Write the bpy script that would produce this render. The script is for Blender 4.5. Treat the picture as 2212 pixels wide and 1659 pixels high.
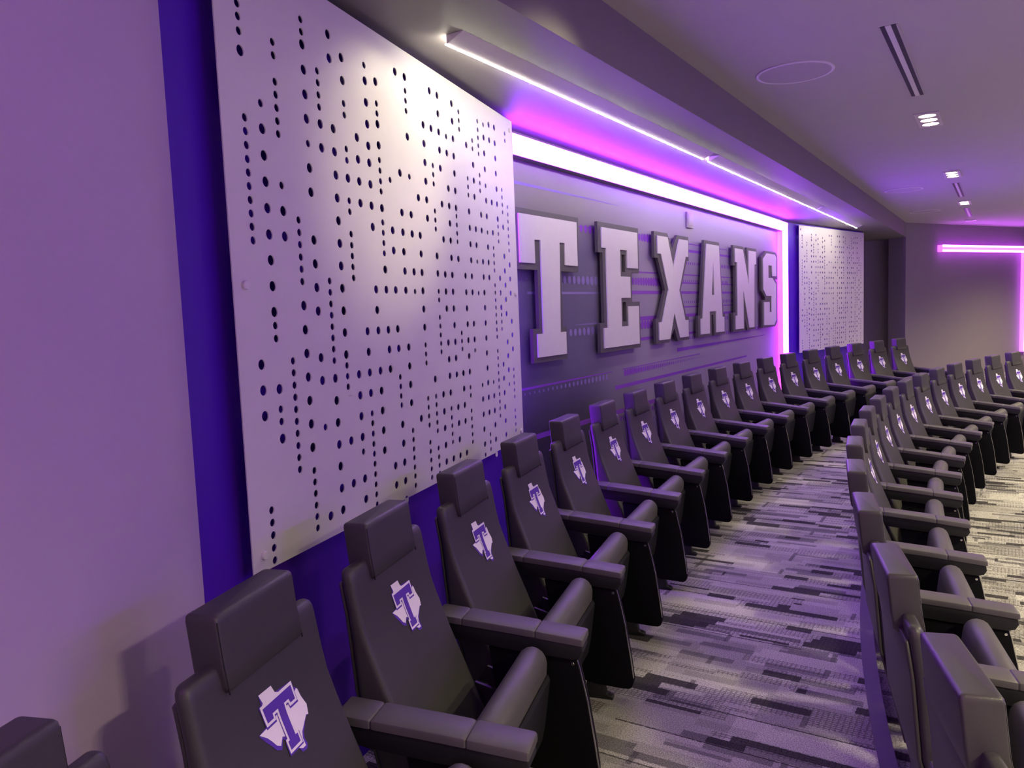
import bpy, bmesh, math, random
from mathutils import Vector, Matrix

for o in list(bpy.data.objects):
    bpy.data.objects.remove(o)
scene = bpy.context.scene
COL = scene.collection
R = math.radians

# ------------------------------------------------------------------ camera
cam = bpy.data.objects.new('camera', bpy.data.cameras.new('camera'))
COL.objects.link(cam)
cx, cy, cf = (0.8447, 0.5338, -0.0393), (-0.0158, 0.0982, 0.9950), (-0.5350, 0.8399, -0.0914)
cam.matrix_world = Matrix(((cx[0], cy[0], -cf[0], 0), (cx[1], cy[1], -cf[1], 0),
                           (cx[2], cy[2], -cf[2], 1.671), (0, 0, 0, 1)))
cam.data.sensor_width = 36
cam.data.lens = 27.175
cam.data.clip_start = 0.02
scene.camera = cam

# ------------------------------------------------------------------ world and exposure
world = bpy.data.worlds.new('world')
scene.world = world
world.use_nodes = True
world.node_tree.nodes['Background'].inputs[0].default_value = (0.02, 0.015, 0.03, 1)
world.node_tree.nodes['Background'].inputs[1].default_value = 0.3
scene.view_settings.view_transform = 'Standard'
scene.view_settings.look = 'None'
scene.view_settings.exposure = 0.88
scene.view_settings.gamma = 1.0
scene.view_settings.use_curve_mapping = False

# light levels of the fixtures (each lamp is made in its own builder below)
LED_COL = (0.29, 0.017, 1.0)      # violet LED tape
LED_POWER = 28.0                  # face of the wide LED frame
BRACKET_POWER = 22.0               # narrow LED brackets on the side walls
LAMP_COL = (1.0, 0.90, 0.50)      # warm downlight lamps
LAMP_WATT = 58.0
LINE_POWER = 70.0                 # linear wall washers in the soffit

HOLES = [
 (0.103, [1.39, 1.468, 1.546, 2.459, 2.625], [0.943, 0.982, 1.022, 1.061, 1.1, 1.915, 1.955, 1.994, 2.033, 2.073, 2.112, 2.151, 2.191, 2.231, 2.27, 2.514, 2.555, 2.591]),
 (0.182, [1.308, 1.464, 1.703, 1.782, 1.861, 1.939, 2.018, 2.097, 2.175, 2.254], [1.362, 1.401, 1.621, 1.661, 2.329]),
 (0.261, [1.939, 2.018], [1.194, 1.233, 1.272, 1.312, 1.351, 1.39, 1.429, 1.468, 1.508, 1.546, 2.097, 2.254, 2.293, 2.333, 2.373, 2.412, 2.491, 2.531]),
 (0.340, [1.252, 1.331, 1.409, 1.487, 1.565, 1.643, 1.722], [0.978, 1.017, 1.056, 1.096, 1.135, 1.174, 1.8, 1.84, 1.879, 1.919, 1.958, 1.998]),
 (0.421, [0.998, 1.468, 1.546, 1.703, 1.782, 1.861, 1.94, 2.097, 2.176, 2.335, 2.413, 2.492, 2.572], [1.308, 2.255, 2.612, 2.651]),
 (0.501, [0.999, 1.077, 1.156, 1.234, 1.312, 1.39, 1.468, 2.256, 2.335], [1.53, 1.57, 1.609, 1.648, 1.688, 1.727, 1.767, 1.806, 2.391, 2.431, 2.471, 2.51]),
 (0.581, [1.077, 1.234, 1.546, 1.625, 1.703, 1.782, 1.861, 1.94, 2.019, 2.098, 2.177, 2.257, 2.336, 2.574, 2.654], [1.43, 1.468, 1.507]),
 (0.661, [0.999, 1.077, 1.234, 1.312, 1.39, 1.468, 2.178, 2.52, 2.599], [1.179, 1.821, 1.861, 1.9, 1.939, 1.979, 2.059, 2.098, 2.241, 2.281, 2.4, 2.44]),
 (0.740, [1.39, 1.468, 1.546, 1.624, 2.099, 2.178, 2.258, 2.337], [0.959, 0.998, 1.037, 1.077, 1.117, 1.156, 1.194, 1.234, 1.274, 1.312]),
 (0.822, [1.155, 1.234, 1.312, 1.39, 1.468, 1.624, 1.703, 1.782, 2.019, 2.099, 2.179, 2.259, 2.322, 2.402, 2.482, 2.561], [2.618]),
 (0.903, [0.998, 1.077, 1.468, 1.546, 1.624, 1.782, 1.861, 2.099, 2.339, 2.419, 2.579], [1.924, 1.964, 2.004, 2.044, 2.163, 2.202, 2.243, 2.283, 2.459, 2.497]),
 (0.982, [0.919, 0.998, 1.076, 1.155, 1.233, 1.546, 1.625, 1.782, 1.94, 2.02], [1.313, 1.351, 1.39, 1.429, 2.219]),
 (1.071, [1.312, 1.389, 1.467, 1.546, 1.782, 1.861, 1.94, 2.02, 2.1, 2.26, 2.662], [0.958, 0.998, 1.037, 1.077, 1.115, 1.155, 1.194]),
 (1.155, [1.233, 1.861, 2.02, 2.1, 2.421, 2.663], [1.778, 2.257, 2.526, 2.567, 2.607]),
 (1.232, [1.624, 1.703, 1.782, 1.861, 1.941, 2.02, 2.18], [0.958, 0.996, 1.036, 1.075, 1.115, 1.193, 1.233, 1.272, 1.311, 1.468, 1.507, 1.547]),
 (1.314, [1.389, 2.101, 2.181, 2.261, 2.342, 2.423, 2.503], [0.959, 0.996, 1.035, 1.075, 1.154, 1.193, 1.233, 1.273, 1.311]),
 (1.395, [0.997, 1.075, 1.154, 1.232, 1.311, 1.862, 1.941, 2.504, 2.667], [1.507, 1.545, 1.584, 1.624, 1.664, 1.743, 1.782, 2.061, 2.101, 2.141, 2.261, 2.302, 2.342]),
 (1.476, [0.996, 1.31, 1.389, 1.467, 1.545, 1.703, 1.782, 1.861, 2.021, 2.181, 2.343, 2.424, 2.505, 2.586, 2.667], [1.075, 1.114, 1.153, 1.192, 1.235]),
 (1.557, [0.995, 1.074, 1.153, 1.231, 1.388, 1.467, 1.545, 1.624, 1.703, 1.782, 1.861, 1.941, 2.021, 2.102, 2.182, 2.263, 2.425], [2.501]),
 (1.638, [0.994, 1.152, 1.231, 1.311, 1.388, 1.941, 2.182, 2.263, 2.344, 2.425, 2.506, 2.587, 2.669], [1.506, 1.545, 1.584, 2.022, 2.062, 2.102, 2.143]),
 (1.719, [1.388, 1.466, 1.545, 1.624, 1.703, 1.782, 1.862], [1.034, 1.073, 1.112, 1.152, 1.192, 1.27, 1.31, 2.567, 2.608, 2.649]),
 (1.801, [1.545, 1.624, 1.782, 1.862, 1.942, 2.022, 2.103, 2.183, 2.508], [1.49, 2.264, 2.304, 2.345]),
 (1.882, [0.994, 1.073, 1.151, 1.231, 2.022, 2.103, 2.265, 2.346, 2.424], [0.938, 1.305, 1.779, 1.939, 2.504, 2.545]),
 (1.964, [1.151, 1.231, 1.309, 1.387, 1.466, 1.545, 1.624, 1.704, 1.783, 1.863, 1.942, 2.103, 2.184], [0.953, 0.992, 1.033, 2.306, 2.346, 2.386, 2.493, 2.534, 2.574, 2.615, 2.657]),
 (2.045, [0.912, 0.992, 1.072, 1.15, 1.23, 1.863, 1.943, 2.023, 2.184, 2.266, 2.428, 2.51, 2.591], [1.305, 2.1, 2.343, 2.657]),
 (2.127, [2.105, 2.266, 2.593, 2.674], [1.11, 1.15, 1.189, 1.23, 1.269, 1.308, 1.347, 1.388, 1.428, 1.467, 1.545, 1.584, 1.623, 1.664, 1.704, 1.744, 1.784, 1.824, 1.904, 1.944, 1.985, 2.024]),
 (2.210, [0.991, 1.07, 1.149, 1.229, 1.309, 1.387, 1.704, 1.784, 1.864, 2.186, 2.267, 2.348, 2.431, 2.512, 2.593, 2.676], [1.585, 1.625, 1.664, 2.065, 2.106, 2.146]),
 (2.293, [1.35, 1.43, 1.509, 1.668, 1.748, 1.828, 1.908, 1.989, 2.15], [1.268, 2.232, 2.273, 2.314, 2.355]),
 (2.377, [1.465, 1.545, 1.624, 1.784, 1.865, 1.945], [0.989, 1.027, 1.068, 1.108, 1.188, 1.226, 1.267, 1.306, 1.346, 2.026, 2.066, 2.107, 2.148, 2.189, 2.229, 2.27, 2.638, 2.678]),
]
LETTERS = {
 'T': ([(4.127, 2.285), (4.899, 2.285), (4.899, 1.982), (4.715, 1.982), (4.715, 2.132), (4.643, 2.132), (4.618, 1.529), (4.697, 1.529), (4.697, 1.377), (4.31, 1.377), (4.31, 1.529), (4.386, 1.529), (4.386, 2.132), (4.31, 2.132), (4.31, 1.982), (4.127, 1.982)], [],
   [(4.097, 2.321), (4.942, 2.321), (4.922, 1.941), (4.668, 1.941), (4.668, 1.563), (4.723, 1.563), (4.723, 1.342), (4.267, 1.342), (4.267, 1.563), (4.35, 1.563), (4.35, 1.941), (4.097, 1.941)], []),
 'E': ([(5.3, 2.282), (5.968, 2.282), (5.968, 1.992), (5.754, 1.992), (5.754, 2.13), (5.622, 2.13), (5.622, 1.923), (5.806, 1.923), (5.806, 1.756), (5.622, 1.756), (5.622, 1.531), (5.754, 1.531), (5.754, 1.688), (5.968, 1.688), (5.968, 1.378), (5.3, 1.378), (5.3, 1.531), (5.37, 1.531), (5.37, 2.13), (5.3, 2.13)], [],
   [(5.249, 2.321), (6.008, 2.321), (6.008, 1.959), (5.854, 1.959), (5.854, 1.724), (6.008, 1.724), (6.008, 1.346), (5.249, 1.346), (5.249, 1.569), (5.323, 1.569), (5.323, 2.096), (5.249, 2.096)], [[(5.666, 2.096), (5.729, 2.096), (5.729, 1.959), (5.666, 1.959)], [(5.666, 1.724), (5.729, 1.724), (5.729, 1.569), (5.666, 1.569)]]),
 'X': ([(6.407, 2.289), (6.65, 2.289), (6.783, 2.026), (6.947, 2.289), (7.18, 2.289), (7.18, 2.135), (7.111, 2.135), (6.921, 1.82), (7.072, 1.54), (7.154, 1.54), (7.154, 1.382), (6.921, 1.382), (6.783, 1.61), (6.665, 1.382), (6.407, 1.382), (6.407, 1.54), (6.482, 1.54), (6.65, 1.82), (6.482, 2.135), (6.407, 2.135)], [],
   [(6.349, 2.324), (6.665, 2.324), (6.779, 2.195), (6.915, 2.324), (7.215, 2.324), (7.215, 2.099), (7.16, 2.099), (6.977, 1.82), (7.122, 1.572), (7.188, 1.572), (7.188, 1.352), (6.883, 1.352), (6.798, 1.473), (6.665, 1.352), (6.349, 1.352), (6.349, 1.572), (6.425, 1.572), (6.584, 1.82), (6.425, 2.099), (6.349, 2.099)], []),
 'A': ([(7.727, 2.289), (8.127, 2.289), (8.22, 1.542), (8.286, 1.542), (8.286, 1.384), (8.001, 1.384), (8.001, 1.607), (7.793, 1.607), (7.793, 1.384), (7.517, 1.384), (7.517, 1.542), (7.578, 1.542)], [[(7.928, 2.118), (7.951, 1.776), (7.875, 1.776)]],
   [(7.675, 2.324), (8.161, 2.324), (8.279, 1.572), (8.335, 1.572), (8.335, 1.357), (7.956, 1.357), (7.932, 1.572), (7.88, 1.572), (7.88, 1.357), (7.45, 1.357), (7.45, 1.572), (7.524, 1.572)], [[(7.956, 2.016), (7.956, 1.82), (7.932, 1.82)]]),
 'N': ([(8.712, 2.292), (9.022, 2.292), (9.257, 1.894), (9.257, 2.292), (9.578, 2.292), (9.578, 2.14), (9.508, 2.14), (9.478, 1.388), (9.257, 1.388), (9.022, 1.823), (9.022, 1.388), (8.712, 1.388), (8.712, 1.542), (8.784, 1.542), (8.784, 2.14), (8.712, 2.14)], [],
   [(8.662, 2.326), (9.069, 2.326), (9.216, 2.163), (9.203, 2.326), (9.624, 2.326), (9.624, 2.127), (9.568, 2.127), (9.539, 1.363), (9.203, 1.363), (9.104, 1.497), (9.104, 1.363), (8.643, 1.363), (8.643, 1.58), (8.727, 1.58), (8.727, 2.103), (8.643, 2.103)], []),
 'S': ([(10.092, 2.296), (10.496, 2.296), (10.566, 2.261), (10.566, 2.014), (10.366, 2.014), (10.334, 2.149), (10.161, 2.149), (10.161, 1.988), (10.366, 1.988), (10.55, 1.913), (10.55, 1.444), (10.445, 1.381), (9.944, 1.394), (9.944, 1.683), (10.212, 1.683), (10.212, 1.553), (10.307, 1.553), (10.307, 1.76), (10.048, 1.76), (9.914, 1.838), (9.914, 2.217)], [],
   [(10.055, 2.327), (10.566, 2.327), (10.652, 2.292), (10.652, 1.978), (10.521, 1.978), (10.636, 1.928), (10.636, 1.415), (10.521, 1.361), (9.883, 1.361), (9.883, 1.708), (10.018, 1.708), (10.018, 1.738), (9.845, 1.826), (9.845, 2.24)], []),
}

# ------------------------------------------------------------------ helpers
def tag(o, label=None, cat=None, group=None, kind=None):
    if label: o['label'] = label
    if cat: o['category'] = cat
    if group: o['group'] = group
    if kind: o['kind'] = kind
    return o

def empty(name, loc=(0, 0, 0), rz=0.0):
    o = bpy.data.objects.new(name, None)
    o.empty_display_size = 0.1
    COL.objects.link(o)
    o.location = loc
    o.rotation_euler = (0, 0, rz)
    return o

def link_mesh(name, me, mat, parent=None, smooth=None):
    if mat is not None:
        me.materials.clear()
        me.materials.append(mat)
    if smooth is not None:
        for p in me.polygons: p.use_smooth = True
        me.set_sharp_from_angle(angle=R(smooth))
    o = bpy.data.objects.new(name, me)
    COL.objects.link(o)
    if parent is not None: o.parent = parent
    return o

def from_py(name, verts, faces, mat, parent=None, smooth=None, fix=True):
    me = bpy.data.meshes.new(name)
    me.from_pydata(verts, [], faces)
    me.validate()
    if fix:
        bm = bmesh.new(); bm.from_mesh(me)
        bmesh.ops.recalc_face_normals(bm, faces=bm.faces)
        bm.to_mesh(me); bm.free()
    return link_mesh(name, me, mat, parent, smooth)

def from_bm(name, bm, mat, parent=None, smooth=None):
    bmesh.ops.recalc_face_normals(bm, faces=bm.faces)
    me = bpy.data.meshes.new(name)
    bm.to_mesh(me); bm.free()
    return link_mesh(name, me, mat, parent, smooth)

def box_bm(x0, x1, y0, y1, z0, z1, bevel=0.0, seg=2, bm=None):
    own = bmesh.new()
    r = bmesh.ops.create_cube(own, size=1.0)
    for v in own.verts:
        v.co = Vector((x0 + (v.co.x + .5) * (x1 - x0), y0 + (v.co.y + .5) * (y1 - y0), z0 + (v.co.z + .5) * (z1 - z0)))
    if bevel:
        bmesh.ops.bevel(own, geom=own.edges[:], offset=bevel, segments=seg, affect='EDGES', profile=0.5)
    if bm is None: return own
    me = bpy.data.meshes.new('t'); own.to_mesh(me); own.free(); bm.from_mesh(me); bpy.data.meshes.remove(me)
    return bm

def box(name, x0, x1, y0, y1, z0, z1, mat, parent=None, bevel=0.0, seg=2):
    return from_bm(name, box_bm(x0, x1, y0, y1, z0, z1, bevel, seg), mat, parent, 40 if bevel else None)

def loft(name, rings, mat, parent=None, smooth=50, cap=True, closed=True):
    n = len(rings[0]); verts = [p for r in rings for p in r]; faces = []
    for i in range(len(rings) - 1):
        for j in range(n if closed else n - 1):
            k = (j + 1) % n
            faces.append((i * n + j, i * n + k, (i + 1) * n + k, (i + 1) * n + j))
    if cap:
        faces.append(tuple(range(n)))
        faces.append(tuple((len(rings) - 1) * n + j for j in range(n)))
    return from_py(name, verts, faces, mat, parent, smooth)

def prism_bm(poly, fn, d0, d1, bevel=0.0, seg=2):
    """poly: 2D outline; fn(a, b, d) -> xyz; extruded between d0 and d1."""
    bm = bmesh.new()
    v0 = [bm.verts.new(fn(a, b, d0)) for a, b in poly]
    v1 = [bm.verts.new(fn(a, b, d1)) for a, b in poly]
    n = len(poly)
    bm.faces.new(v0); bm.faces.new(v1[::-1])
    for i in range(n):
        j = (i + 1) % n
        bm.faces.new((v0[i], v0[j], v1[j], v1[i]))
    bmesh.ops.recalc_face_normals(bm, faces=bm.faces)
    if bevel:
        caps = [e for e in bm.edges if len(e.link_faces) == 2 and any(len(f.verts) == n for f in e.link_faces)]
        bmesh.ops.bevel(bm, geom=caps, offset=bevel, segments=seg, affect='EDGES', profile=0.5)
    return bm

def plate_mesh(name, outer, holes, thick):
    """flat plate in local XY with real holes, thickness along local Z (0..thick)."""
    cu = bpy.data.curves.new(name, 'CURVE')
    cu.dimensions = '2D'; cu.fill_mode = 'BOTH'; cu.extrude = thick / 2
    for pts in [outer] + list(holes):
        s = cu.splines.new('POLY'); s.points.add(len(pts) - 1)
        for p, q in zip(s.points, pts): p.co = (q[0], q[1], 0, 1)
        s.use_cyclic_u = True
    ob = bpy.data.objects.new(name, cu); COL.objects.link(ob)
    dg = bpy.context.evaluated_depsgraph_get()
    me = bpy.data.meshes.new_from_object(ob.evaluated_get(dg))
    bpy.data.objects.remove(ob); bpy.data.curves.remove(cu)
    for p in me.polygons: p.use_smooth = False
    me.transform(Matrix.Translation((0, 0, thick / 2)))
    me.name = name
    return me

def circle(x, y, r, n=18):
    return [(x + r * math.cos(2 * math.pi * i / n), y + r * math.sin(2 * math.pi * i / n)) for i in range(n)]

def cyl(name, r, h, mat, parent=None, n=24, r2=None):
    """cylinder along local Z from 0 to h with softened rims"""
    r2 = r if r2 is None else r2
    b = min(r, h) * 0.15
    prof = [(r * .001, 0), (r - b, 0), (r, b), (r2, h - b), (r2 - b, h), (r2 * .001, h)]
    rings = [[(p * math.cos(2 * math.pi * i / n), p * math.sin(2 * math.pi * i / n), z) for i in range(n)] for p, z in prof]
    return loft(name, rings, mat, parent, 35)

# ------------------------------------------------------------------ materials
def new_mat(name):
    m = bpy.data.materials.new(name); m.use_nodes = True
    nt = m.node_tree
    return m, nt, nt.nodes['Principled BSDF']

def N(nt, typ, **kw):
    n = nt.nodes.new(typ)
    for k, v in kw.items(): setattr(n, k, v)
    return n

def math_n(nt, op, a, b=None, clamp=False):
    n = N(nt, 'ShaderNodeMath', operation=op); n.use_clamp = clamp
    for i, v in enumerate((a, b)):
        if v is None: continue
        if isinstance(v, (int, float)): n.inputs[i].default_value = v
        else: nt.links.new(v, n.inputs[i])
    return n.outputs[0]

def mix_col(nt, fac, a, b):
    n = N(nt, 'ShaderNodeMix', data_type='RGBA')
    for i, v in ((0, fac), (6, a), (7, b)):
        if isinstance(v, (int, float)): n.inputs[i].default_value = v
        elif isinstance(v, tuple): n.inputs[i].default_value = (*v, 1)
        else: nt.links.new(v, n.inputs[i])
    return n.outputs[2]

def surf(name, col, rough=0.6, metal=0.0, var=0.08, scale=30.0, bump=0.0, bscale=200.0, spec=0.5, coords='Object'):
    """plain painted / moulded surface with slight procedural tone variation and fine relief"""
    m, nt, b = new_mat(name)
    tc = N(nt, 'ShaderNodeTexCoord')
    no = N(nt, 'ShaderNodeTexNoise'); no.inputs['Scale'].default_value = scale; no.inputs['Detail'].default_value = 3
    nt.links.new(tc.outputs[coords], no.inputs['Vector'])
    lo = tuple(c * (1 - var) for c in col); hi = tuple(min(1, c * (1 + var)) for c in col)
    nt.links.new(mix_col(nt, no.outputs['Fac'], lo, hi), b.inputs['Base Color'])
    b.inputs['Roughness'].default_value = rough; b.inputs['Metallic'].default_value = metal
    b.inputs['Specular IOR Level'].default_value = spec
    if bump:
        n2 = N(nt, 'ShaderNodeTexNoise'); n2.inputs['Scale'].default_value = bscale; n2.inputs['Detail'].default_value = 2
        nt.links.new(tc.outputs[coords], n2.inputs['Vector'])
        bp = N(nt, 'ShaderNodeBump'); bp.inputs['Strength'].default_value = bump; bp.inputs['Distance'].default_value = 0.002
        nt.links.new(n2.outputs['Fac'], bp.inputs['Height']); nt.links.new(bp.outputs[0], b.inputs['Normal'])
    return m

def glow(name, col, power):
    m, nt, b = new_mat(name)
    b.inputs['Base Color'].default_value = (0.8, 0.8, 0.8, 1)
    b.inputs['Emission Color'].default_value = (*col, 1)
    b.inputs['Emission Strength'].default_value = power
    return m

M = {}
M['paint_grey'] = surf('paint_grey', (0.24, 0.205, 0.245), 0.7, var=0.04, scale=4, bump=0.15, bscale=180)
M['paint_left'] = surf('paint_left', (0.52, 0.41, 0.58), 0.75, var=0.03, scale=4, bump=0.15, bscale=180)
M['paint_purple'] = surf('paint_purple', (0.075, 0.004, 0.45), 0.55, var=0.06, scale=5, bump=0.1, bscale=150)
M['ceiling'] = surf('ceiling_paint', (0.40, 0.375, 0.40), 0.85, var=0.03, scale=6, bump=0.2, bscale=220)
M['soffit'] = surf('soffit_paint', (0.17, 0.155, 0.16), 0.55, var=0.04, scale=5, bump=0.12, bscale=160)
M['panel'] = surf('panel_white_metal', (0.72, 0.71, 0.70), 0.38, var=0.03, scale=9, bump=0.05, bscale=60, spec=0.4)
M['screw'] = surf('screw_white', (0.75, 0.74, 0.74), 0.4)
M['letter_face'] = surf('letter_brushed_silver', (0.74, 0.72, 0.74), 0.36, metal=0.25, var=0.04, scale=18)
M['letter_back'] = surf('letter_charcoal', (0.085, 0.08, 0.085), 0.5, var=0.06)
M['leather'] = surf('leather_charcoal', (0.043, 0.040, 0.043), 0.45, var=0.10, scale=14, bump=0.22, bscale=520, spec=0.55)
M['leather_arm'] = surf('armrest_vinyl', (0.075, 0.068, 0.076), 0.48, var=0.08, scale=16, bump=0.15, bscale=520, spec=0.5)
M['plastic'] = surf('black_plastic', (0.010, 0.010, 0.013), 0.45, var=0.1, bump=0.1, bscale=300, spec=0.35)
M['laminate'] = surf('black_laminate', (0.003, 0.003, 0.005), 0.6, var=0.08, spec=0.1)
M['chrome'] = surf('chrome_edge', (0.7, 0.69, 0.72), 0.22, metal=1.0, var=0.03)
M['steel'] = surf('dark_steel', (0.04, 0.04, 0.045), 0.5, metal=0.6)
M['emblem_white'] = surf('emblem_white', (0.86, 0.80, 0.90), 0.6, var=0.02)
M['emblem_purple'] = surf('emblem_purple', (0.10, 0.035, 0.42), 0.6, var=0.04)
M['nosing'] = surf('nosing_vinyl', (0.07, 0.045, 0.10), 0.6, var=0.08, bump=0.3, bscale=90)
M['ink'] = surf('mural_ink_purple', (0.21, 0.045, 0.46), 0.6, var=0.08)
M['ink_light'] = surf('mural_ink_lilac', (0.22, 0.17, 0.42), 0.6, var=0.08)
M['dark_slot'] = surf('slot_black', (0.012, 0.010, 0.02), 0.5)
M['white_metal'] = surf('white_metal', (0.62, 0.60, 0.62), 0.45, var=0.03)
M['speaker'] = surf('speaker_grille', (0.40, 0.37, 0.40), 0.7, var=0.04, bump=0.5, bscale=700)
M['cover'] = surf('cover_plate', (0.42, 0.39, 0.42), 0.5)
M['led'] = glow('led_diffuser', LED_COL, LED_POWER)
M['led_front'] = glow('led_front_wall', LED_COL, 0.55 * LED_POWER)
M['led_side'] = glow('led_side', (1.0, 0.022, 0.85), 1.7)
M['led_bracket'] = glow('led_bracket_line', (0.62, 0.09, 1.0), BRACKET_POWER)
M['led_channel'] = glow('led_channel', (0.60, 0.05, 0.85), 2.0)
M['lens'] = glow('line_lens', (1.0, 0.93, 0.72), LINE_POWER)
M['lamp'] = glow('lamp_lens', (1.0, 0.86, 0.58), 14.0)
M['lamp_bezel'] = surf('lamp_bezel', (0.5, 0.46, 0.48), 0.5)

def carpet_mat():
    """plank-laid tufted carpet: pale ground, dark dashes, bands of fine cable lines running across the room"""
    m, nt, b = new_mat('carpet_planks')
    g = N(nt, 'ShaderNodeNewGeometry'); sp = N(nt, 'ShaderNodeSeparateXYZ'); nt.links.new(g.outputs['Position'], sp.inputs[0])
    wob = N(nt, 'ShaderNodeTexNoise'); wob.inputs['Scale'].default_value = 90; nt.links.new(g.outputs['Position'], wob.inputs['Vector'])
    jit = math_n(nt, 'MULTIPLY', math_n(nt, 'SUBTRACT', wob.outputs['Fac'], 0.5), 0.012)
    X, Y = math_n(nt, 'ADD', sp.outputs[0], jit), math_n(nt, 'ADD', sp.outputs[1], jit)
    def rnd(a, bb, seed):
        w = N(nt, 'ShaderNodeTexWhiteNoise', noise_dimensions='3D'); c = N(nt, 'ShaderNodeCombineXYZ')
        nt.links.new(a, c.inputs[0]); nt.links.new(bb, c.inputs[1]); c.inputs[2].default_value = seed
        nt.links.new(c.outputs[0], w.inputs['Vector']); return w.outputs['Value']
    def cells(h, l, seed):
        row = math_n(nt, 'FLOOR', math_n(nt, 'DIVIDE', Y, h))
        off = rnd(row, row, seed + 11.0)
        cell = math_n(nt, 'FLOOR', math_n(nt, 'ADD', math_n(nt, 'DIVIDE', X, l), math_n(nt, 'MULTIPLY', off, 7.3)))
        return rnd(row, cell, seed)
    gt = lambda v, t: math_n(nt, 'GREATER_THAN', v, t)
    mul = lambda a, bb: math_n(nt, 'MULTIPLY', a, bb)
    ground = cells(0.25, 0.50, 1.0)
    zone = gt(cells(0.092, 0.46, 5.0), 0.52)          # where cable lines run
    dash = cells(0.055, 0.24, 2.0)
    dark = mul(gt(dash, 0.74), math_n(nt, 'ADD', mul(zone, 0.75), 0.22))
    mid = mul(gt(cells(0.046, 0.26, 7.0), 0.86), 0.8)
    pale = mul(gt(cells(0.023, 0.30, 8.0), 0.90), 0.5)
    fx = math_n(nt, 'FRACT', math_n(nt, 'DIVIDE', X, 0.021)); fy = math_n(nt, 'FRACT', math_n(nt, 'DIVIDE', Y, 0.0153))
    cab = math_n(nt, 'MAXIMUM', mul(gt(fy, 0.66), 1.0), mul(gt(fx, 0.72), 0.8))
    cab = mul(mul(cab, zone), gt(cells(0.0306, 0.33, 9.0), 0.30))
    long_ = mul(math_n(nt, 'LESS_THAN', math_n(nt, 'FRACT', math_n(nt, 'DIVIDE', Y, 0.25)), 0.030), gt(cells(0.25, 0.7, 4.0), 0.62))
    cross = mul(math_n(nt, 'LESS_THAN', math_n(nt, 'FRACT', math_n(nt, 'ADD', math_n(nt, 'DIVIDE', X, 0.5), 0.31)), 0.045), gt(cells(0.092, 0.5, 6.0), 0.78))
    tone = N(nt, 'ShaderNodeValToRGB'); cr = tone.color_ramp
    cr.elements[0].color = (0.36, 0.345, 0.335, 1); cr.elements[1].color = (0.56, 0.54, 0.52, 1)
    nt.links.new(ground, tone.inputs[0])
    col = mix_col(nt, mid, tone.outputs[0], (0.17, 0.16, 0.175))
    col = mix_col(nt, pale, col, (0.55, 0.53, 0.52))
    col = mix_col(nt, mul(cab, 0.62), col, (0.055, 0.05, 0.056))
    col = mix_col(nt, mul(cross, 0.7), col, (0.10, 0.095, 0.105))
    col = mix_col(nt, mul(dark, 0.95), col, (0.040, 0.036, 0.042))
    col = mix_col(nt, mul(long_, 0.85), col, (0.030, 0.026, 0.032))
    no = N(nt, 'ShaderNodeTexNoise'); no.inputs['Scale'].default_value = 210; no.inputs['Detail'].default_value = 3
    nt.links.new(g.outputs['Position'], no.inputs['Vector'])
    ml = N(nt, 'ShaderNodeMix', data_type='RGBA', blend_type='MULTIPLY'); ml.inputs[0].default_value = 0.9
    rm = N(nt, 'ShaderNodeValToRGB'); rm.color_ramp.elements[0].position = 0.36; rm.color_ramp.elements[1].position = 0.64
    rm.color_ramp.elements[0].color = (0.36, 0.36, 0.36, 1); rm.color_ramp.elements[1].color = (1.15, 1.15, 1.15, 1)
    nt.links.new(no.outputs['Fac'], rm.inputs[0]); nt.links.new(col, ml.inputs[6]); nt.links.new(rm.outputs[0], ml.inputs[7])
    nt.links.new(ml.outputs[2], b.inputs['Base Color'])
    b.inputs['Roughness'].default_value = 0.95; b.inputs['Specular IOR Level'].default_value = 0.1
    bp = N(nt, 'ShaderNodeBump'); bp.inputs['Strength'].default_value = 0.6; bp.inputs['Distance'].default_value = 0.004
    nt.links.new(no.outputs['Fac'], bp.inputs['Height']); nt.links.new(bp.outputs[0], b.inputs['Normal'])
    return m
M['carpet'] = carpet_mat()

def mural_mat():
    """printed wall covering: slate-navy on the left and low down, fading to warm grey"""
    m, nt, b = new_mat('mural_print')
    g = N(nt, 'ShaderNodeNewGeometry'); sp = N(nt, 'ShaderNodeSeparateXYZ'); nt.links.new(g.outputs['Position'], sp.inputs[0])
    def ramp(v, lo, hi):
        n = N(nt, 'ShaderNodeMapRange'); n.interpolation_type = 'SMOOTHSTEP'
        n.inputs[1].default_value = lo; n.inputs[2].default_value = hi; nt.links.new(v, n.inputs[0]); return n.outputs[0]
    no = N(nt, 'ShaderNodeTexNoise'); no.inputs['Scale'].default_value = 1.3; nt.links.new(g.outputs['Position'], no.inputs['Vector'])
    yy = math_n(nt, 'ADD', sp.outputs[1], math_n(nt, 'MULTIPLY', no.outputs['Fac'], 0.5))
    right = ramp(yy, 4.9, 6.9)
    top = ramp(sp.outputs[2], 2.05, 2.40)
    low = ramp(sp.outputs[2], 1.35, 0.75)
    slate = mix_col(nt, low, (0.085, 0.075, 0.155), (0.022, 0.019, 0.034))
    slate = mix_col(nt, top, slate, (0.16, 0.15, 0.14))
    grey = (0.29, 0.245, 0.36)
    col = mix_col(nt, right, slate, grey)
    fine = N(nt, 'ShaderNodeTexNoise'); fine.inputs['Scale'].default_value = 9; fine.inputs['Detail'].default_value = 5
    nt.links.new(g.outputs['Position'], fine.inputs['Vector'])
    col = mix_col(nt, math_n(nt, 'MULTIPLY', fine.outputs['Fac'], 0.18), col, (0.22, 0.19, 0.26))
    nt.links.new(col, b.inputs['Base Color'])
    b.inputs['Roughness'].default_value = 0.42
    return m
M['mural'] = mural_mat()

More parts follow.
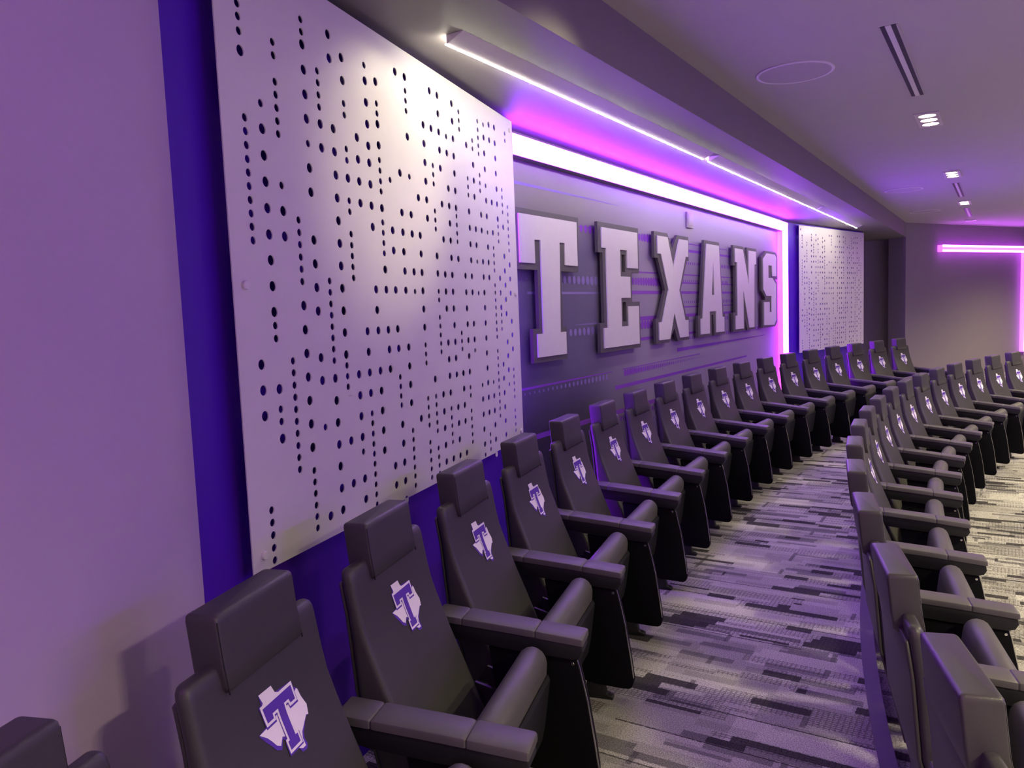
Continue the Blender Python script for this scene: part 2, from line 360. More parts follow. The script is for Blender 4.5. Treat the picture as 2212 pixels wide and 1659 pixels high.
# ------------------------------------------------------------------ setting
ZS, ZC, XF, XW = 2.80, 3.07, -1.5633, -2.597      # soffit, ceiling, fascia plane, mural wall plane
STEP = 0.15
C2 = (14.937, 6.5245); RN = 15.655               # centre and radius of the step edge

def arc(r, a0, a1, n):
    return [(C2[0] - r * math.cos(a), C2[1] - r * math.sin(a)) for a in [a0 + (a1 - a0) * i / n for i in range(n + 1)]]

A0, A1 = R(38), R(-62)
edge = arc(RN, A0, A1, 90)
top = edge + [(9, 26), (-5, 26), (-5, -5)]
fl = from_py('floor', [(x, y, 0) for x, y in top], [tuple(range(len(top)))], M['carpet'])
tag(fl, kind='structure')
rise = from_py('trim_2', [(x, y, z) for x, y in edge for z in (-STEP, 0)],
               [(2 * i, 2 * i + 2, 2 * i + 3, 2 * i + 1) for i in range(len(edge) - 1)], M['carpet'])
tag(rise, kind='structure')
low = from_py('floor_lower', [(-2, -6, -STEP), (10, -6, -STEP), (10, 27, -STEP), (-2, 27, -STEP)], [(0, 1, 2, 3)], M['carpet'])
tag(low, kind='structure')
i0, i1, i2 = arc(RN + 0.055, A0, A1, 90), arc(RN - 0.006, A0, A1, 90), None
vs = []
for (a, b), (c, d) in zip(i0, i1):
    vs += [(a, b, 0.0005), (a, b, 0.006), (c, d, 0.006), (c, d, -0.03)]
fs = []
for i in range(len(i0) - 1):
    for k in range(3): fs.append((4 * i + k, 4 * i + k + 1, 4 * i + k + 5, 4 * i + k + 4))
tag(from_py('trim_1', vs, fs, M['nosing']), kind='structure')

def wall(name, p0, p1, z0, z1, mat, t=0.12):
    """vertical slab between plan points; room side is on the right hand of p0->p1"""
    d = Vector((p1[0] - p0[0], p1[1] - p0[1])).normalized(); n = Vector((d.y, -d.x))
    q = [Vector(p0), Vector(p1), Vector(p1) - n * t, Vector(p0) - n * t]
    vs = [(p.x, p.y, z) for z in (z0, z1) for p in q]
    fs = [(0, 1, 5, 4), (1, 2, 6, 5), (2, 3, 7, 6), (3, 0, 4, 7), (3, 2, 1, 0), (4, 5, 6, 7)]
    return tag(from_py(name, vs, fs, mat), kind='structure')

AN = R(12.9); DN = Vector((-math.sin(AN), math.cos(AN))); NN = Vector((DN.y, -DN.x)); PN = Vector((-2.4146, 3.8963))
AF = R(-11.9); DF = Vector((-math.sin(AF), math.cos(AF))); NF = Vector((DF.y, -DF.x)); PF = Vector((-2.5017, 11.7846))
STAND = 0.055
near_end = PN + DN * -2.656 - NN * STAND
near_stop = PN + DN * 0.06 - NN * STAND
wall('wall_back_left', near_end, near_stop, -0.02, ZS, M['paint_purple'])
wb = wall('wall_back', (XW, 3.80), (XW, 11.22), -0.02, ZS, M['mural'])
far_start = PF + DF * -0.75 - NF * STAND
far_stop = PF + DF * 2.60 - NF * STAND
wall('wall_back_right', far_start, far_stop, -0.02, ZS, M['paint_purple'])
# recess beyond the far panel and its end wall
wall('wall_recess_side', (far_stop.x - 0.9, far_stop.y - 0.05), (far_stop.x - 0.9, 16.95), -0.02, ZS, M['paint_grey'])
wall('wall_recess_end', (far_stop.x - 0.95, 16.62), (XF + 0.02, 16.93), -0.02, ZS, M['paint_grey'])
AE = R(27); DE = Vector((math.sin(AE), math.cos(AE))); NE = Vector((DE.y, -DE.x)); PE = Vector((XF, 16.43))
wall('wall_far', PE, PE + DE * 7.0, -STEP, ZC, M['paint_grey'], 0.35)
# left side wall, turned towards the camera
AL = R(25); DL = Vector((math.sin(AL), -math.cos(AL)))
PL = near_end + NN * 0.004
wall('wall_left', PL + DL * 5.5, PL, -0.02, ZS, M['paint_left'], 0.2)
# unseen rest of the room, so that light stays inside
wall('wall_right', (6.0, 25), (6.0, -5.5), -STEP, ZC, M['paint_grey'])
wall('wall_near', (6.5, -4.6), (-0.5, -4.6), -STEP, ZC, M['paint_grey'])
wall('wall_far_right', (1.2, 22.2), (9.0, 24.0), -STEP, ZC, M['paint_grey'])
tag(box('ceiling', XF, 9.0, -6, 26, ZC, ZC + 0.15, M['ceiling']), kind='structure')
so = box('soffit', -5.2, XF, -6, 17.2, ZS, ZC + 0.15, M['soffit'])
tag(so, kind='structure')

# mural print on the back wall: stripes and dot rows, children of the wall
def stripe(y0, y1, z, h, mat, h1=None):
    h1 = h if h1 is None else h1
    x = XW + 0.0012
    from_py('printed_stripe', [(x, y0, z - h / 2), (x, y1, z - h1 / 2), (x, y1, z + h1 / 2), (x, y0, z + h / 2)], [(0, 1, 2, 3)], mat, wb, fix=False)

def dots(y0, y1, z, n, r0, r1, mat, align_top=False):
    vs, fs = [], []
    for i in range(n):
        t = i / max(1, n - 1); r = r0 + (r1 - r0) * t; yy = y0 + (y1 - y0) * t; b = len(vs)
        for a in range(12):
            vs.append((XW + 0.0016, yy + r * 0.8 * math.cos(a * math.pi / 6), z + r * math.sin(a * math.pi / 6)))
        fs.append(tuple(range(b, b + 12)))
    from_py('printed_dot_row', vs, fs, mat, wb, fix=False)

I, IL = M['ink'], M['ink_light']
stripe(4.1, 5.75, 2.487, 0.022, IL, 0.006)
stripe(3.95, 5.55, 1.179, 0.018, I, 0.006)
dots(3.98, 5.45, 1.146, 25, 0.004, 0.024, IL)
dots(5.80, 7.85, 1.150, 44, 0.030, 0.004, I)
stripe(5.75, 7.65, 1.183, 0.006, I, 0.010)
stripe(5.60, 9.35, 1.046, 0.030, I, 0.020)
stripe(7.00, 10.2, 1.262, 0.034, I, 0.008)
stripe(4.20, 6.60, 0.848, 0.036, I)
dots(5.6, 6.6, 0.79, 22, 0.022, 0.022, I)
dots(4.30, 4.75, 1.888, 6, 0.006, 0.014, IL)
dots(4.815, 5.38, 1.888, 9, 0.028, 0.036, IL)
stripe(4.30, 5.40, 1.796, 0.016, IL)
dots(4.88, 5.30, 1.515, 7, 0.026, 0.032, IL)
dots(4.28, 4.36, 1.50, 2, 0.007, 0.009, IL)
stripe(4.95, 5.42, 1.568, 0.003, IL, 0.016)
dots(5.09, 5.31, 2.263, 4, 0.028, 0.034, I); stripe(4.98, 5.35, 2.274, 0.005, I)
dots(5.95, 6.62, 1.894, 13, 0.030, 0.042, I)
dots(6.10, 6.45, 2.265, 7, 0.030, 0.040, I)
dots(6.05, 6.50, 1.528, 8, 0.036, 0.044, I)
for z, h, y0, y1 in ((2.205, .030, 6.6, 9.0), (1.972, .014, 5.9, 9.7), (1.893, .016, 6.9, 9.7), (1.802, .030, 5.95, 9.6),
                     (1.664, .014, 6.9, 9.6), (1.582, .034, 6.0, 9.2), (1.408, .026, 6.0, 8.4), (2.272, .010, 7.2, 8.6)):
    stripe(y0, y1, z, h, I, h * 0.7)
for z, y0, y1, n, r in ((2.085, 7.2, 9.0, 34, .024), (1.912, 7.1, 8.6, 28, .022), (1.71, 7.1, 9.4, 40, .022), (1.528, 7.2, 8.6, 26, .024),
                        (1.36, 7.3, 9.9, 40, .030)):
    dots(y0, y1, z, n, r * .6, r, I)

# ------------------------------------------------------------------ perforated panels
PW, PB, PT, PTH = 2.505, 0.925, 2.77, 0.004
holes = []
for u, big, small in HOLES:
    holes += [circle(u, z, 0.0160, 20) for z in big] + [circle(u, z, 0.0122, 16) for z in small]
pm = plate_mesh('panel_sheet', [(0, PB), (PW, PB), (PW, PT), (0, PT)], holes, PTH)

def panel(pt, ang, flip_s, label):
    t = empty('perforated_panel', (pt.x, pt.y, 0), ang)
    tag(t, label, 'wall panel', 'perforated wall panels')
    # local X of sheet -> along wall, local Y -> up, local Z -> towards room
    sh = link_mesh('sheet', pm, M['panel'], t)
    sh.matrix_local = Matrix(((0, 0, 1, 0), (1, 0, 0, 0), (0, 1, 0, 0), (0, 0, 0, 1))) @ Matrix.Translation((0, 0, -PTH))
    for s in (0.05, PW - 0.05):
        for z in (PB + 0.05, 1.782, PT - 0.06):
            sc = cyl('screw', 0.013, 0.010, M['screw'], t, 16)
            sc.matrix_local = Matrix(((0, 0, 1, 0), (1, 0, 0, s), (0, 1, 0, z), (0, 0, 0, 1)))
            st = cyl('standoff', 0.010, STAND - PTH, M['screw'], t, 12)
            st.matrix_local = Matrix(((0, 0, 1, -STAND), (1, 0, 0, 0.3 if s < 1 else PW - 0.3), (0, 1, 0, z), (0, 0, 0, 1)))
    return t
p0 = PN + DN * -PW
panel(p0, AN, 1, 'large white perforated metal panel on the purple wall left of the letter T')
panel(PF, AF, 1, 'smaller-looking white perforated metal panel at the far end, right of the letter S')

# ------------------------------------------------------------------ sign letters
LF, LB, LG = 0.064, 0.055, 0.030
seen = {}
for ch in 'TEXANS':
    f, fh, b, bh = LETTERS[ch]
    yc0 = sum(p[0] for p in b) / len(b)
    t = empty('wall_letter', (XW, yc0, 1.35), 0)
    tag(t, 'large silver block capital letter %s with charcoal backing on the mural wall' % ch, 'letter', 'sign letters on the mural wall')
    rot = Matrix(((0, 0, 1, 0), (1, 0, 0, -yc0), (0, 1, 0, -1.35), (0, 0, 0, 1)))
    bp = link_mesh('back_plate', plate_mesh('letter_back_plate', b, bh, LB - LG), M['letter_back'], t)
    bp.matrix_local = Matrix.Translation((LG, 0, 0)) @ rot
    fc = link_mesh('face', plate_mesh('letter_face', f, fh, LF - LB), M['letter_face'], t)
    fc.matrix_local = Matrix.Translation((LB + 0.0004, 0, 0)) @ rot
    zs = [p[1] for p in b]
    for q in ((0.35, 1.45), (0.65, 1.45), (0.5, 2.28)):
        ys = [p[0] for p in b]; yy = min(ys) + q[0] * (max(ys) - min(ys))
        pin = cyl('mounting_pin', 0.006, LG, M['steel'], t, 10)
        pin.matrix_local = Matrix(((0, 0, 1, 0), (1, 0, 0, yy - yc0), (0, 1, 0, q[1] - 1.35), (0, 0, 0, 1)))
cp = empty('cover_plate', (XW, 7.39, 2.50))
tag(cp, 'small blank rectangular cover plate on the mural wall above the letters X and A', 'cover plate')
box('plate', 0.001, 0.02, -0.085, 0.085, -0.075, 0.075, M['cover'], cp, 0.004)
box('insert', 0.019, 0.024, -0.055, 0.055, -0.05, 0.05, M['cover'], cp, 0.003)

# ------------------------------------------------------------------ LED frame round the mural
lf = empty('led_light_surround', (XW, 7.4, 0))
tag(lf, 'wide glowing violet-white LED strip framing the mural along its top and sides', 'LED light')
DEP = 0.08
def led_bar(name, y0, y1, z0, z1, front=True):
    box(name, DEP - 0.012, DEP, y0 - 7.4, y1 - 7.4, z0, z1, M['led'], lf, 0.003)
led_bar('light_bar', 3.965, 11.17, 2.630, 2.755)
led_bar('light_bar', 10.90, 11.17, 0.10, 2.629)
led_bar('light_bar', 3.965, 4.05, 0.10, 2.629)
for y0, y1, z0, z1 in ((3.967, 11.168, 2.631, 2.754), (10.902, 11.168, 0.10, 2.628), (3.967, 4.048, 0.10, 2.628)):
    box('channel', 0.0005, DEP - 0.0125, y0 - 7.4, y1 - 7.4, z0, z1, M['led_side'] if y0 > 10 else M['soffit'], lf)

# the same kind of LED surround on the front wall facing the seats, outside the picture
fw = empty('led_screen_surround', (6.0, 7.0, 0), math.pi)
tag(fw, 'violet LED surround on the front wall facing the seats, outside the photo', 'LED light')
for y0, y1, z0, z1 in ((-5.0, 5.0, 2.70, 2.85), (-5.0, -4.85, 0.6, 2.698), (4.85, 5.0, 0.6, 2.698)):
    ch = box('channel', 0.001, 0.06, y0, y1, z0, z1, M['white_metal'], fw, 0.004)
    box('light_bar', 0.0605, 0.07, y0, y1, z0, z1, M['led_front'], ch, 0.002)

# LED brackets on the side walls
def bracket(pt, ang, s0, s1, leg, label, ztop=2.66, zbot=0.40):
    t = empty('led_bracket', (pt.x, pt.y, 0), ang)
    tag(t, label, 'LED light', 'angled LED brackets')
    w, d = 0.13, 0.10
    q0, q1 = (leg - w, leg) if leg == s1 else (leg, leg + w)
    def bar(a0, a1, z0, z1, horizontal):
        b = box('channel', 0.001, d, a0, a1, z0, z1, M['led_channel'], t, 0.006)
        if horizontal:
            for zz in (z0 + 0.018, z1 - 0.018):
                box('light_line', d, d + 0.004, a0 + 0.01, a1 - 0.01, zz - 0.017, zz + 0.017, M['led_bracket'], b)
        else:
            for aa in (a0 + 0.018, a1 - 0.018):
                box('light_line', d, d + 0.004, aa - 0.017, aa + 0.017, z0 + 0.01, z1 - 0.01, M['led_bracket'], b)
    bar(s0, s1, ztop - w, ztop, True)
    bar(q0, q1, zbot, ztop - w - 0.001, False)
    return t
bracket(PE, -AE, 1.02, 4.25, 4.25, 'pink-violet glowing angled LED bracket on the far end wall')
# its twin on the left wall, just outside the picture
pl_far = PL + DL * 5.5
bracket(pl_far, AL, 5.5 - 4.25, 5.5 - 1.15, 5.5 - 4.25, 'violet glowing angled LED bracket on the left wall near the camera')

# ------------------------------------------------------------------ ceiling fixtures
def linear_light(y0, y1, label):
    t = empty('linear_light', (-1.88, (y0 + y1) / 2, ZS)); h = (y1 - y0) / 2
    tag(t, label, 'ceiling light', 'linear wall washers in the soffit')
    prof = [(0.047, -0.0005), (-0.038, -0.036), (-0.038, -0.0005)]
    bm = prism_bm(prof, lambda a, b, d: (a, d, b), -h, h)
    from_bm('housing', bm, M['white_metal'], t)
    box('lens', -0.046, -0.0385, -h, h, -0.0385, -0.0335, M['lens'], t, 0.001)
linear_light(2.62, 5.81, 'long linear ceiling light nearest the camera, starting above the perforated panel')
linear_light(5.93, 9.95, 'middle linear ceiling light above the letters A, N and S')
linear_light(10.02, 13.08, 'farthest and shortest-looking linear ceiling light above the far perforated panel')

def downlight(x, y, label, group='square downlights in the ceiling', aims=(None, None, None), watt=(1, 1, 1)):
    t = empty('downlight', (x, y, ZC))
    tag(t, label, 'ceiling light', group)
    fr = plate_mesh('downlight_frame', [(-.085, -.28), (.085, -.28), (.085, .28), (-.085, .28)],
                    [circle(0, k * 0.172, 0.060, 24) for k in (-1, 0, 1)], 0.008)
    fo = link_mesh('frame', fr, M['lamp_bezel'], t); fo.location = (0, 0, -0.0085)
    for k in (-1, 0, 1):
        c = cyl('lamp', 0.056, 0.004, M['lamp'], t, 24); c.location = (0, k * 0.172, -0.0055)
        ld = bpy.data.lights.new('lamp_beam', 'SPOT')
        ld.energy = LAMP_WATT * watt[k + 1]; ld.color = LAMP_COL; ld.shadow_soft_size = 0.045
        lo = bpy.data.objects.new('lamp_beam', ld); COL.objects.link(lo); lo.parent = t
        lo.location = (0, k * 0.172, -0.075)
        aim = aims[k + 1]
        if aim is None:
            ld.spot_size = R(146); ld.spot_blend = 0.9
        else:                                     # gimbal lamp turned towards a wall
            ld.spot_size = R(aim[3]); ld.spot_blend = 1.0
            dvec = Vector((aim[0] - x, aim[1] - y - k * 0.172, aim[2] - ZC + 0.075))
            lo.rotation_euler = dvec.to_track_quat('-Z', 'Y').to_euler()
ROW = 'warm three-lamp downlight in the ceiling '
downlight(-0.52, 3.75, ROW + 'just above the top edge of the photo', aims=((-2.09, 2.50, 2.26, 34), None, (XW, 5.0, 1.70, 40)), watt=(1.15, 0.25, 0.40))
downlight(-0.52, 7.12, ROW + 'nearest of the three in view', aims=((XW, 6.2, 1.75, 44), None, None), watt=(0.40, 0.22, 0.22))
downlight(-0.52, 10.47, ROW + 'second of the three in view', watt=(0.22, 0.22, 0.22))
downlight(-0.52, 13.82, ROW + 'farthest of the three in view', aims=((-2.3, 12.7, 1.8, 44), None, None), watt=(0.4, 0.22, 0.22))
for i, y in enumerate((-2.6, 0.8, 4.2, 7.6, 11.0, 14.4, 17.8)):
    downlight(2.3, y, ROW + 'over the lower seats, outside the photo', 'downlights over the lower seats', watt=(2.3, 2.3, 2.3))

def air_slot(y0, y1, label):
    t = empty('air_slot', (-0.525, (y0 + y1) / 2, ZC)); h = (y1 - y0) / 2
    tag(t, label, 'air vent', 'linear air slots in the ceiling')
    box('centre_bar', -0.014, 0.014, -h, h, -0.004, -0.0003, M['white_metal'], t)
    for s in (-1, 1):
        box('slot', s * 0.026 - 0.0115, s * 0.026 + 0.0115, -h, h, -0.003, -0.0003, M['dark_slot'], t)
        box('flange', s * 0.042 - 0.004, s * 0.042 + 0.004, -h, h, -0.004, -0.0003, M['ceiling'], t)
air_slot(4.56, 6.23, 'nearest dark twin-slot air vent in the ceiling')
air_slot(11.32, 12.92, 'middle dark twin-slot air vent in the ceiling')
air_slot(14.70, 16.26, 'farthest dark twin-slot air vent in the ceiling')

def speaker(x, y, label):
    t = empty('ceiling_speaker', (x, y, ZC))
    tag(t, label, 'speaker', 'round ceiling speakers')
    r = 0.228; n = 48
    rings = [[(q * math.cos(2 * math.pi * i / n), q * math.sin(2 * math.pi * i / n), z) for i in range(n)]
             for q, z in ((r, -0.0005), (r, -0.006), (r - 0.010, -0.009), (r - 0.018, -0.006), (r - 0.018, -0.0005))]
    loft('rim', rings, M['white_metal'], t, 40, cap=False)
    g = cyl('grille', r - 0.019, 0.005, M['speaker'], t, n); g.location = (0, 0, -0.0055)
speaker(-1.10, 5.09, 'large round ceiling speaker grille nearest the camera')
speaker(-1.12, 11.45, 'second round ceiling speaker grille, seen edge-on')
speaker(-1.11, 14.60, 'third round ceiling speaker grille, seen edge-on near the far wall')
sd = empty('ceiling_sensor', (-0.54, 17.1, ZC))
tag(sd, 'small flat square plate in the ceiling close to the far wall', 'ceiling plate')
box('plate', -0.09, 0.09, -0.13, 0.13, -0.012, -0.0005, M['white_metal'], sd, 0.003)
box('cap', -0.05, 0.05, -0.08, 0.08, -0.018, -0.0121, M['white_metal'], sd, 0.003)

# ------------------------------------------------------------------ chairs
ZP = [0.27, 0.414, 0.567, 0.606, 0.766, 0.82, 0.90, 0.965]
UP = [0.232, 0.175, 0.113, 0.097, 0.038, 0.025, 0.011, 0.000]
def prof_front(z):
    if z <= ZP[0]: return UP[0]
    if z >= ZP[-1]: return UP[-1] - (z - ZP[-1]) * 0.10
    for i in range(len(ZP) - 1):
        if z <= ZP[i + 1]:
            def slope(k):
                k0, k1 = max(0, k - 1), min(len(ZP) - 1, k + 1)
                return (UP[k1] - UP[k0]) / (ZP[k1] - ZP[k0])
            h = ZP[i + 1] - ZP[i]; t = (z - ZP[i]) / h
            return ((2*t**3-3*t*t+1) * UP[i] + (t**3-2*t*t+t) * h * slope(i) + (-2*t**3+3*t*t) * UP[i+1] + (t**3-t*t) * h * slope(i+1))
def prof_back(z):
    pts = [(0.25, 0.075), (0.42, 0.035), (0.60, -0.012), (0.82, -0.030), (0.965, -0.052), (1.1, -0.066)]
    if z <= pts[0][0]: return pts[0][1]
    for (a, b), (c, d) in zip(pts, pts[1:]):
        if z <= c: return b + (d - b) * (z - a) / (c - a)
    return pts[-1][1]

def rrect(u0, u1, w, z, r, k=4):
    """rounded rectangle ring in the horizontal plane"""
    r = min(r, (u1 - u0) * .49, w * .49); out = []
    for cu, cv, a0 in ((u1 - r, w - r, 0), (u0 + r, w - r, 90), (u0 + r, -w + r, 180), (u1 - r, -w + r, 270)):
        for i in range(k + 1):
            a = R(a0 + 90 * i / k); out.append((cu + r * math.cos(a), cv + r * math.sin(a), z))
    return out

def make_chair():
    t = empty('cinema_chair')
    # backrest cushion
    HW = 0.252
    zs = [0.285, 0.30, 0.36, 0.42, 0.48, 0.54, 0.60, 0.66, 0.72, 0.78, 0.84, 0.90, 0.935]
    rings = []
    for z in zs:
        rings.append(rrect(prof_back(z) + 0.012, prof_front(z), HW, z, 0.020))
    for dz, ins in ((0.950, 0.002), (0.959, 0.007), (0.9635, 0.014), (0.965, 0.022)):
        rings.append(rrect(prof_back(dz) + 0.012 + ins * .6, prof_front(dz) - ins * .6, HW - ins, dz, 0.020))
    loft('backrest', rings, M['leather'], t, 60)
    # rear shell
    rings = []
    for z in (0.27, 0.275, 0.42, 0.60, 0.82, 0.92, 0.925):
        ins = 0.006 if z in (0.27, 0.925) else 0.0
        rings.append(rrect(prof_back(z) + 0.000 + ins * .5, prof_back(z) + 0.0118, HW - 0.010 - ins, z, 0.008, 3))
    loft('back_shell', rings, M['leather'], t, 50)
    # headrest wraps the top of the back, slightly proud of it
    HZ = [(0.898, 0.030), (0.901, 0.018), (0.908, 0.007), (0.918, 0.0), (0.96, 0.0), (1.01, 0.0), (1.056, 0.0), (1.066, 0.0015), (1.070, 0.005), (1.072, 0.011)]
    rings = []
    for z, ins in HZ:
        rings.append(rrect(prof_back(z) - 0.012 + ins, prof_front(z) + 0.016 - ins, 0.150 - ins * .7, z, 0.008))
    hr = loft('headrest', rings, M['leather'], t, 60)
    # stitched piping along the headrest's two front edges
    for s in (-1, 1):
        pts = [(prof_front(z) + 0.0125, s * 0.1465, z) for z in (0.905, 0.94, 0.98, 1.02, 1.058)]
        rr = [[(x + 0.0022 * math.cos(a * math.pi / 3), y + 0.0022 * math.sin(a * math.pi / 3), z) for a in range(6)] for x, y, z in pts]
        loft('piping', rr, M['plastic'], hr, 60)
    # emblem: state silhouette with a capital T, flat on the back
    def decal(name, poly, off, mat, parent):
        bm = bmesh.new(); vs = [bm.verts.new((0, a, b)) for a, b in poly]; bm.faces.new(vs).normal_update()
        bmesh.ops.triangulate(bm, faces=bm.faces[:])
        z = 0.66
        while z < 0.87:
            bmesh.ops.bisect_plane(bm, geom=bm.verts[:] + bm.edges[:] + bm.faces[:], plane_co=(0, 0, z), plane_no=(0, 0, 1)); z += 0.008
        for v in bm.verts: v.co.x = prof_front(v.co.z) + off
        for f in bm.faces:
            f.normal_update()
            if f.normal.x < 0: f.normal_flip()
        me = bpy.data.meshes.new(name); bm.to_mesh(me); bm.free()
        return link_mesh(name, me, mat, parent)
    sh = [(-.0479,.8522),(.0018,.8516),(.0105,.8318),(.074,.8275),(.0782,.812),(.0896,.8045),(.0955,.7981),(.1015,.7781),(.1111,.7539),
          (.1031,.7338),(.0927,.7337),(.0640,.7095),(.0590,.6983),(.0631,.6851),(.055,.6765),(.0362,.6788),(.0300,.6915),(.0020,.6915),(-.0030,.7161),(-.0030,.7270),
          (-.0101,.7341),(-.0238,.7171),(-.0397,.7245),(-.0506,.7402),(-.0639,.7563),(-.0775,.7767),(-.0423,.7817),(-.0570,.8269),(-.0450,.8299)]
    st = [(-.0479,.8522),(.0017,.8513),(.0106,.8321),(.0824,.7996),(.0896,.8035),(.0945,.7981),(.0993,.7796),(.1099,.7548),(.1031,.7338),(.0943,.7366),
          (.0596,.7142),(.0530,.7025),(.0544,.6847),(.0415,.6851),(.025,.6943),(.021,.7048),(.005,.7235),(.0034,.7327),(-.0084,.7391),(-.0235,.7260),(-.0354,.7334),
          (-.0448,.7474),(-.0549,.7602),(-.0754,.7768),(-.0216,.7790),(-.0428,.8270),(-.0385,.8305)]
    tw = [(-.054,.8275),(.0755,.8275),(.081,.7790),(.050,.7790),(.0465,.7905),(.0375,.7905),(.0385,.7280),(.0475,.7280),(.0475,.6970),(-.004,.6970),(-.004,.7280),
          (.0025,.7280),(.0000,.7905),(-.0105,.7905),(-.0105,.7790),(-.0455,.7790)]
    td = [(-.0545,.8240),(.0780,.8240),(.0835,.7740),(.049,.7740),(.0455,.7860),(.0375,.7860),(.0395,.7230),(.0500,.7230),(.0500,.6930),(-.007,.6930),(-.007,.7230),
          (.0000,.7230),(-.0015,.7860),(-.0085,.7860),(-.0085,.7740),(-.0475,.7740)]
    tp = [(-.0465,.8205),(.0700,.8205),(.0745,.7855),(.0545,.7855),(.0505,.7965),(.0310,.7965),(.0330,.7220),(.0415,.7220),(.0415,.7030),(.0015,.7030),(.0015,.7220),
          (.0085,.7220),(.0060,.7965),(-.0165,.7965),(-.0165,.7855),(-.0400,.7855)]
    em = decal('emblem', sh, 0.0014, M['emblem_purple'], t)
    em['label'] = 'white state silhouette emblem with a purple letter T'
    decal('emblem_state', st, 0.0020, M['emblem_white'], em)
    decal('emblem_letter_shadow', td, 0.0025, M['emblem_purple'], em)
    decal('emblem_letter_outline', tw, 0.0030, M['emblem_white'], em)
    decal('emblem_letter', tp, 0.0035, M['emblem_purple'], em)
    # tipped-up seat: rounded top edge, slightly leaning back
    def seat_section():
        out = []
        for i in range(9):
            a = R(180 - 180 * i / 8); out.append((0.383 + 0.050 * math.cos(a), 0.515 + 0.050 * math.sin(a)))
        return out + [(0.428, 0.44), (0.405, 0.30), (0.392, 0.245), (0.375, 0.228), (0.335, 0.228), (0.312, 0.245), (0.310, 0.30), (0.325, 0.44)]
    sec = seat_section(); cu = sum(p[0] for p in sec) / len(sec); cw = sum(p[1] for p in sec) / len(sec)
    rings = []
    for v, k in ((-.250, .82), (-.246, .93), (-.236, 1.0), (.236, 1.0), (.246, .93), (.250, .82)):
        rings.append([(cu + (a - cu) * k, v, cw + (b - cw) * (1 - (1 - k) * .35)) for a, b in sec])
    loft('seat', rings, M['leather_arm'], t, 45)
    pan = [(0.4345, 0.475), (0.442, 0.46), (0.420, 0.30), (0.408, 0.245), (0.398, 0.245), (0.4095, 0.30), (0.4325, 0.44)]
    from_bm('seat_pan', prism_bm(pan, lambda a, b, d: (a, d, b), -.235, .235), M['plastic'], t)
    bm = box_bm(0.12, 0.17, -0.32, 0.32, 0.30, 0.345, 0.006)
    from_bm('cross_beam', bm, M['steel'], t, 40)
    for s in (-1, 1):
        from_bm('hinge_bracket', prism_bm([(0.12, 0.33), (0.16, 0.40), (0.36, 0.34), (0.36, 0.27), (0.14, 0.28)], lambda a, b, d: (a, d, b), s * 0.285 - 0.006, s * 0.285 + 0.006), M['steel'], t)
    # arm on the far side: three upholstered caps on a dark support
    VA, WA = 0.348, 0.053
    def zt(u): return 0.623 - (u - 0.05) * 0.085 - max(0, u - 0.30) * 0.02
    def cap_seg(u0, u1):
        us = [u0, u0 + 0.004, u0 + 0.012] + [u0 + (u1 - u0) * k / 4 for k in (1, 2, 3)] + [u1 - 0.012, u1 - 0.004, u1]
        rings = []
        for i, u in enumerate(us):
            ins = (0.004, 0.0010, 0.0)[min(i, len(us) - 1 - i, 2)]; zz = zt(u) - ins; w = WA - ins; zb = zt(u) - 0.024
            rings.append([(u, VA - w, zb), (u, VA - w, zz - 0.006), (u, VA - w + 0.0015, zz - 0.0018), (u, VA - w + 0.005, zz),
                          (u, VA + w - 0.005, zz), (u, VA + w - 0.0015, zz - 0.0018), (u, VA + w, zz - 0.006), (u, VA + w, zb)])
        return loft('armrest_pad', rings, M['leather_arm'], t, 28)
    cap_seg(0.010, 0.112); cap_seg(0.1125, 0.376); cap_seg(0.3765, 0.542)
    sup = [(0.020, 0.6015), (0.30, 0.5778), (0.535, 0.5532), (0.540, 0.528), (0.528, 0.507), (0.505, 0.500), (0.30, 0.515), (0.10, 0.535), (0.015, 0.555)]
    from_bm('arm_support', prism_bm(sup, lambda a, b, d: (a, d, b), VA - 0.046, VA + 0.046, 0.004), M['plastic'], t, 40)
    pan = [(0.200, 0.512), (0.510, 0.495), (0.520, 0.46), (0.545, 0.34), (0.565, 0.20), (0.576, 0.105), (0.576, 0.085), (0.570, 0.068), (0.556, 0.060), (0.535, 0.059),
           (0.42, 0.066), (0.33, 0.085), (0.28, 0.11), (0.255, 0.15), (0.235, 0.25)]
    sp = from_bm('side_panel', prism_bm(pan, lambda a, b, d: (a, d, b), VA - 0.024, VA + 0.024, 0.003), M['laminate'], t, 40)
    fe = [(0.512, 0.490), (0.5205, 0.46), (0.5455, 0.34), (0.5655, 0.20), (0.5762, 0.11)]
    vs = []
    for a, b in fe: vs += [(a, VA - 0.0215, b), (a + 0.0035, VA - 0.0215, b), (a + 0.0035, VA - 0.0150, b), (a, VA - 0.0150, b)]
    fs = []
    for i in range(len(fe) - 1):
        for k in range(4): fs.append((4 * i + k, 4 * i + (k + 1) % 4, 4 * i + 4 + (k + 1) % 4, 4 * i + 4 + k))
    fs += [(0, 1, 2, 3), tuple(4 * (len(fe) - 1) + k for k in range(4))]
    from_py('edge_trim', vs, fs, M['chrome'], sp)
    sc = cyl('screw', 0.006, 0.004, M['chrome'], sp, 12); sc.rotation_euler = (R(90), 0, 0); sc.location = (0.500, VA - 0.0242, 0.478)
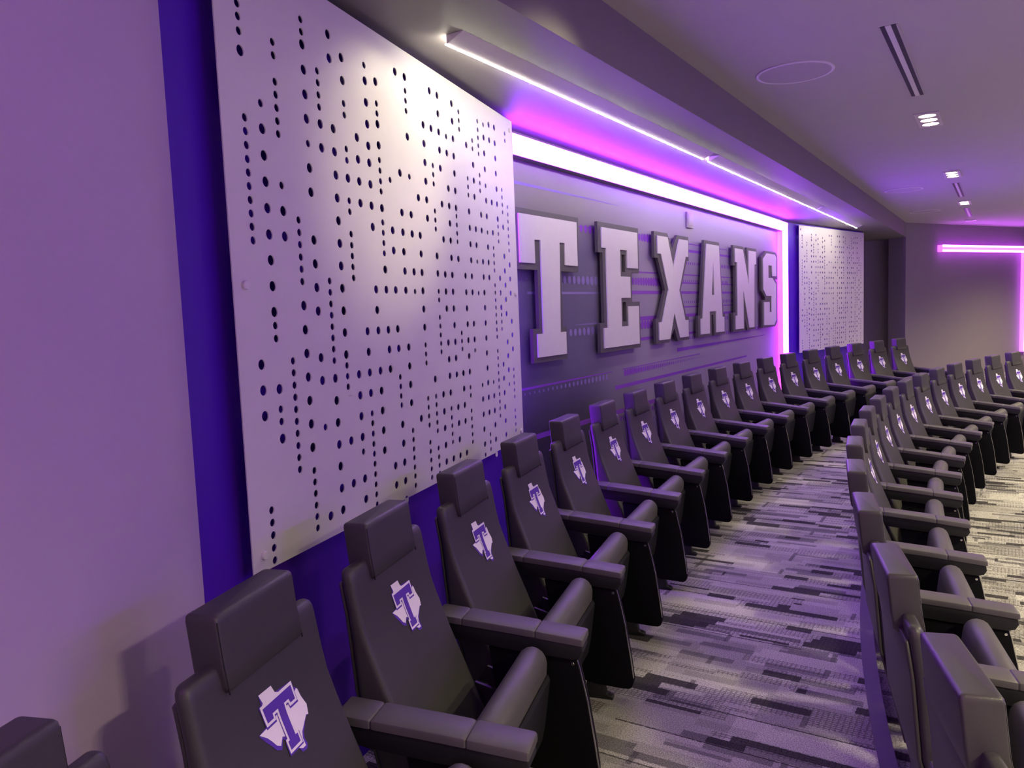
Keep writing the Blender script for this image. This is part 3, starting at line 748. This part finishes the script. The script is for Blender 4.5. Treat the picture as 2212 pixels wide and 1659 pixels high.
    ft = [(0.345, 0.0), (0.485, 0.0), (0.485, 0.010), (0.455, 0.022), (0.445, 0.075), (0.375, 0.085), (0.365, 0.022), (0.345, 0.010)]
    fo = from_bm('foot', prism_bm(ft, lambda a, b, d: (a, d, b), VA - 0.020, VA + 0.020, 0.002), M['plastic'], t, 40)
    for a in (0.355, 0.472):
        b = cyl('bolt', 0.008, 0.010, M['steel'], fo, 8); b.location = (a, VA, 0.0195 if a < .4 else 0.011)
    return t

def copy_tree(o, parent=None):
    c = o.copy(); COL.objects.link(c); c.parent = parent
    for ch in o.children: copy_tree(ch, c)
    return c

ORD = ['first', 'second', 'third', 'fourth', 'fifth', 'sixth', 'seventh', 'eighth', 'ninth', 'tenth', 'eleventh', 'twelfth', 'thirteenth',
       'fourteenth', 'fifteenth', 'sixteenth', 'seventeenth', 'eighteenth', 'nineteenth']
proto = make_chair()
n_used = 0
def put(x, y, z, ang, label, group):
    global n_used
    o = proto if n_used == 0 else copy_tree(proto)
    n_used += 1
    o.location = (x, y, z); o.rotation_euler = (0, 0, ang)
    tag(o, label, 'chair', group)

C1 = (16.2627, 6.7497); R1 = 18.5517
for k in range(-1, 18):
    a = 0.309159 - k * 0.0377109
    i = k + 1
    if k == -1: lab = 'black leather cinema chair cut off by the lower left corner, first of the back row'
    elif k == 17: lab = 'farthest black leather cinema chair of the back row, nineteenth from the near end'
    elif k == 0: lab = 'largest black cinema chair with T emblem in front, second of the back row'
    else: lab = 'black cinema chair in the back row along the wall, %s from the near end' % ORD[i]
    put(C1[0] - R1 * math.cos(a), C1[1] - R1 * math.sin(a), 0.0, a, lab, 'cinema chairs of the back row')
for k in range(0, 17):
    a = 0.306869 - k * 0.0432905
    if k == 0: lab = 'nearest black cinema chair of the front row, seen from behind in the lower right corner'
    elif k == 16: lab = 'farthest black cinema chair of the front row, mostly cut off by the right edge'
    else: lab = 'black cinema chair in the lower front row, %s from the near end' % ORD[k]
    put(C2[0] - 15.7037 * math.cos(a), C2[1] - 15.7037 * math.sin(a), -STEP, a, lab, 'cinema chairs of the front row')
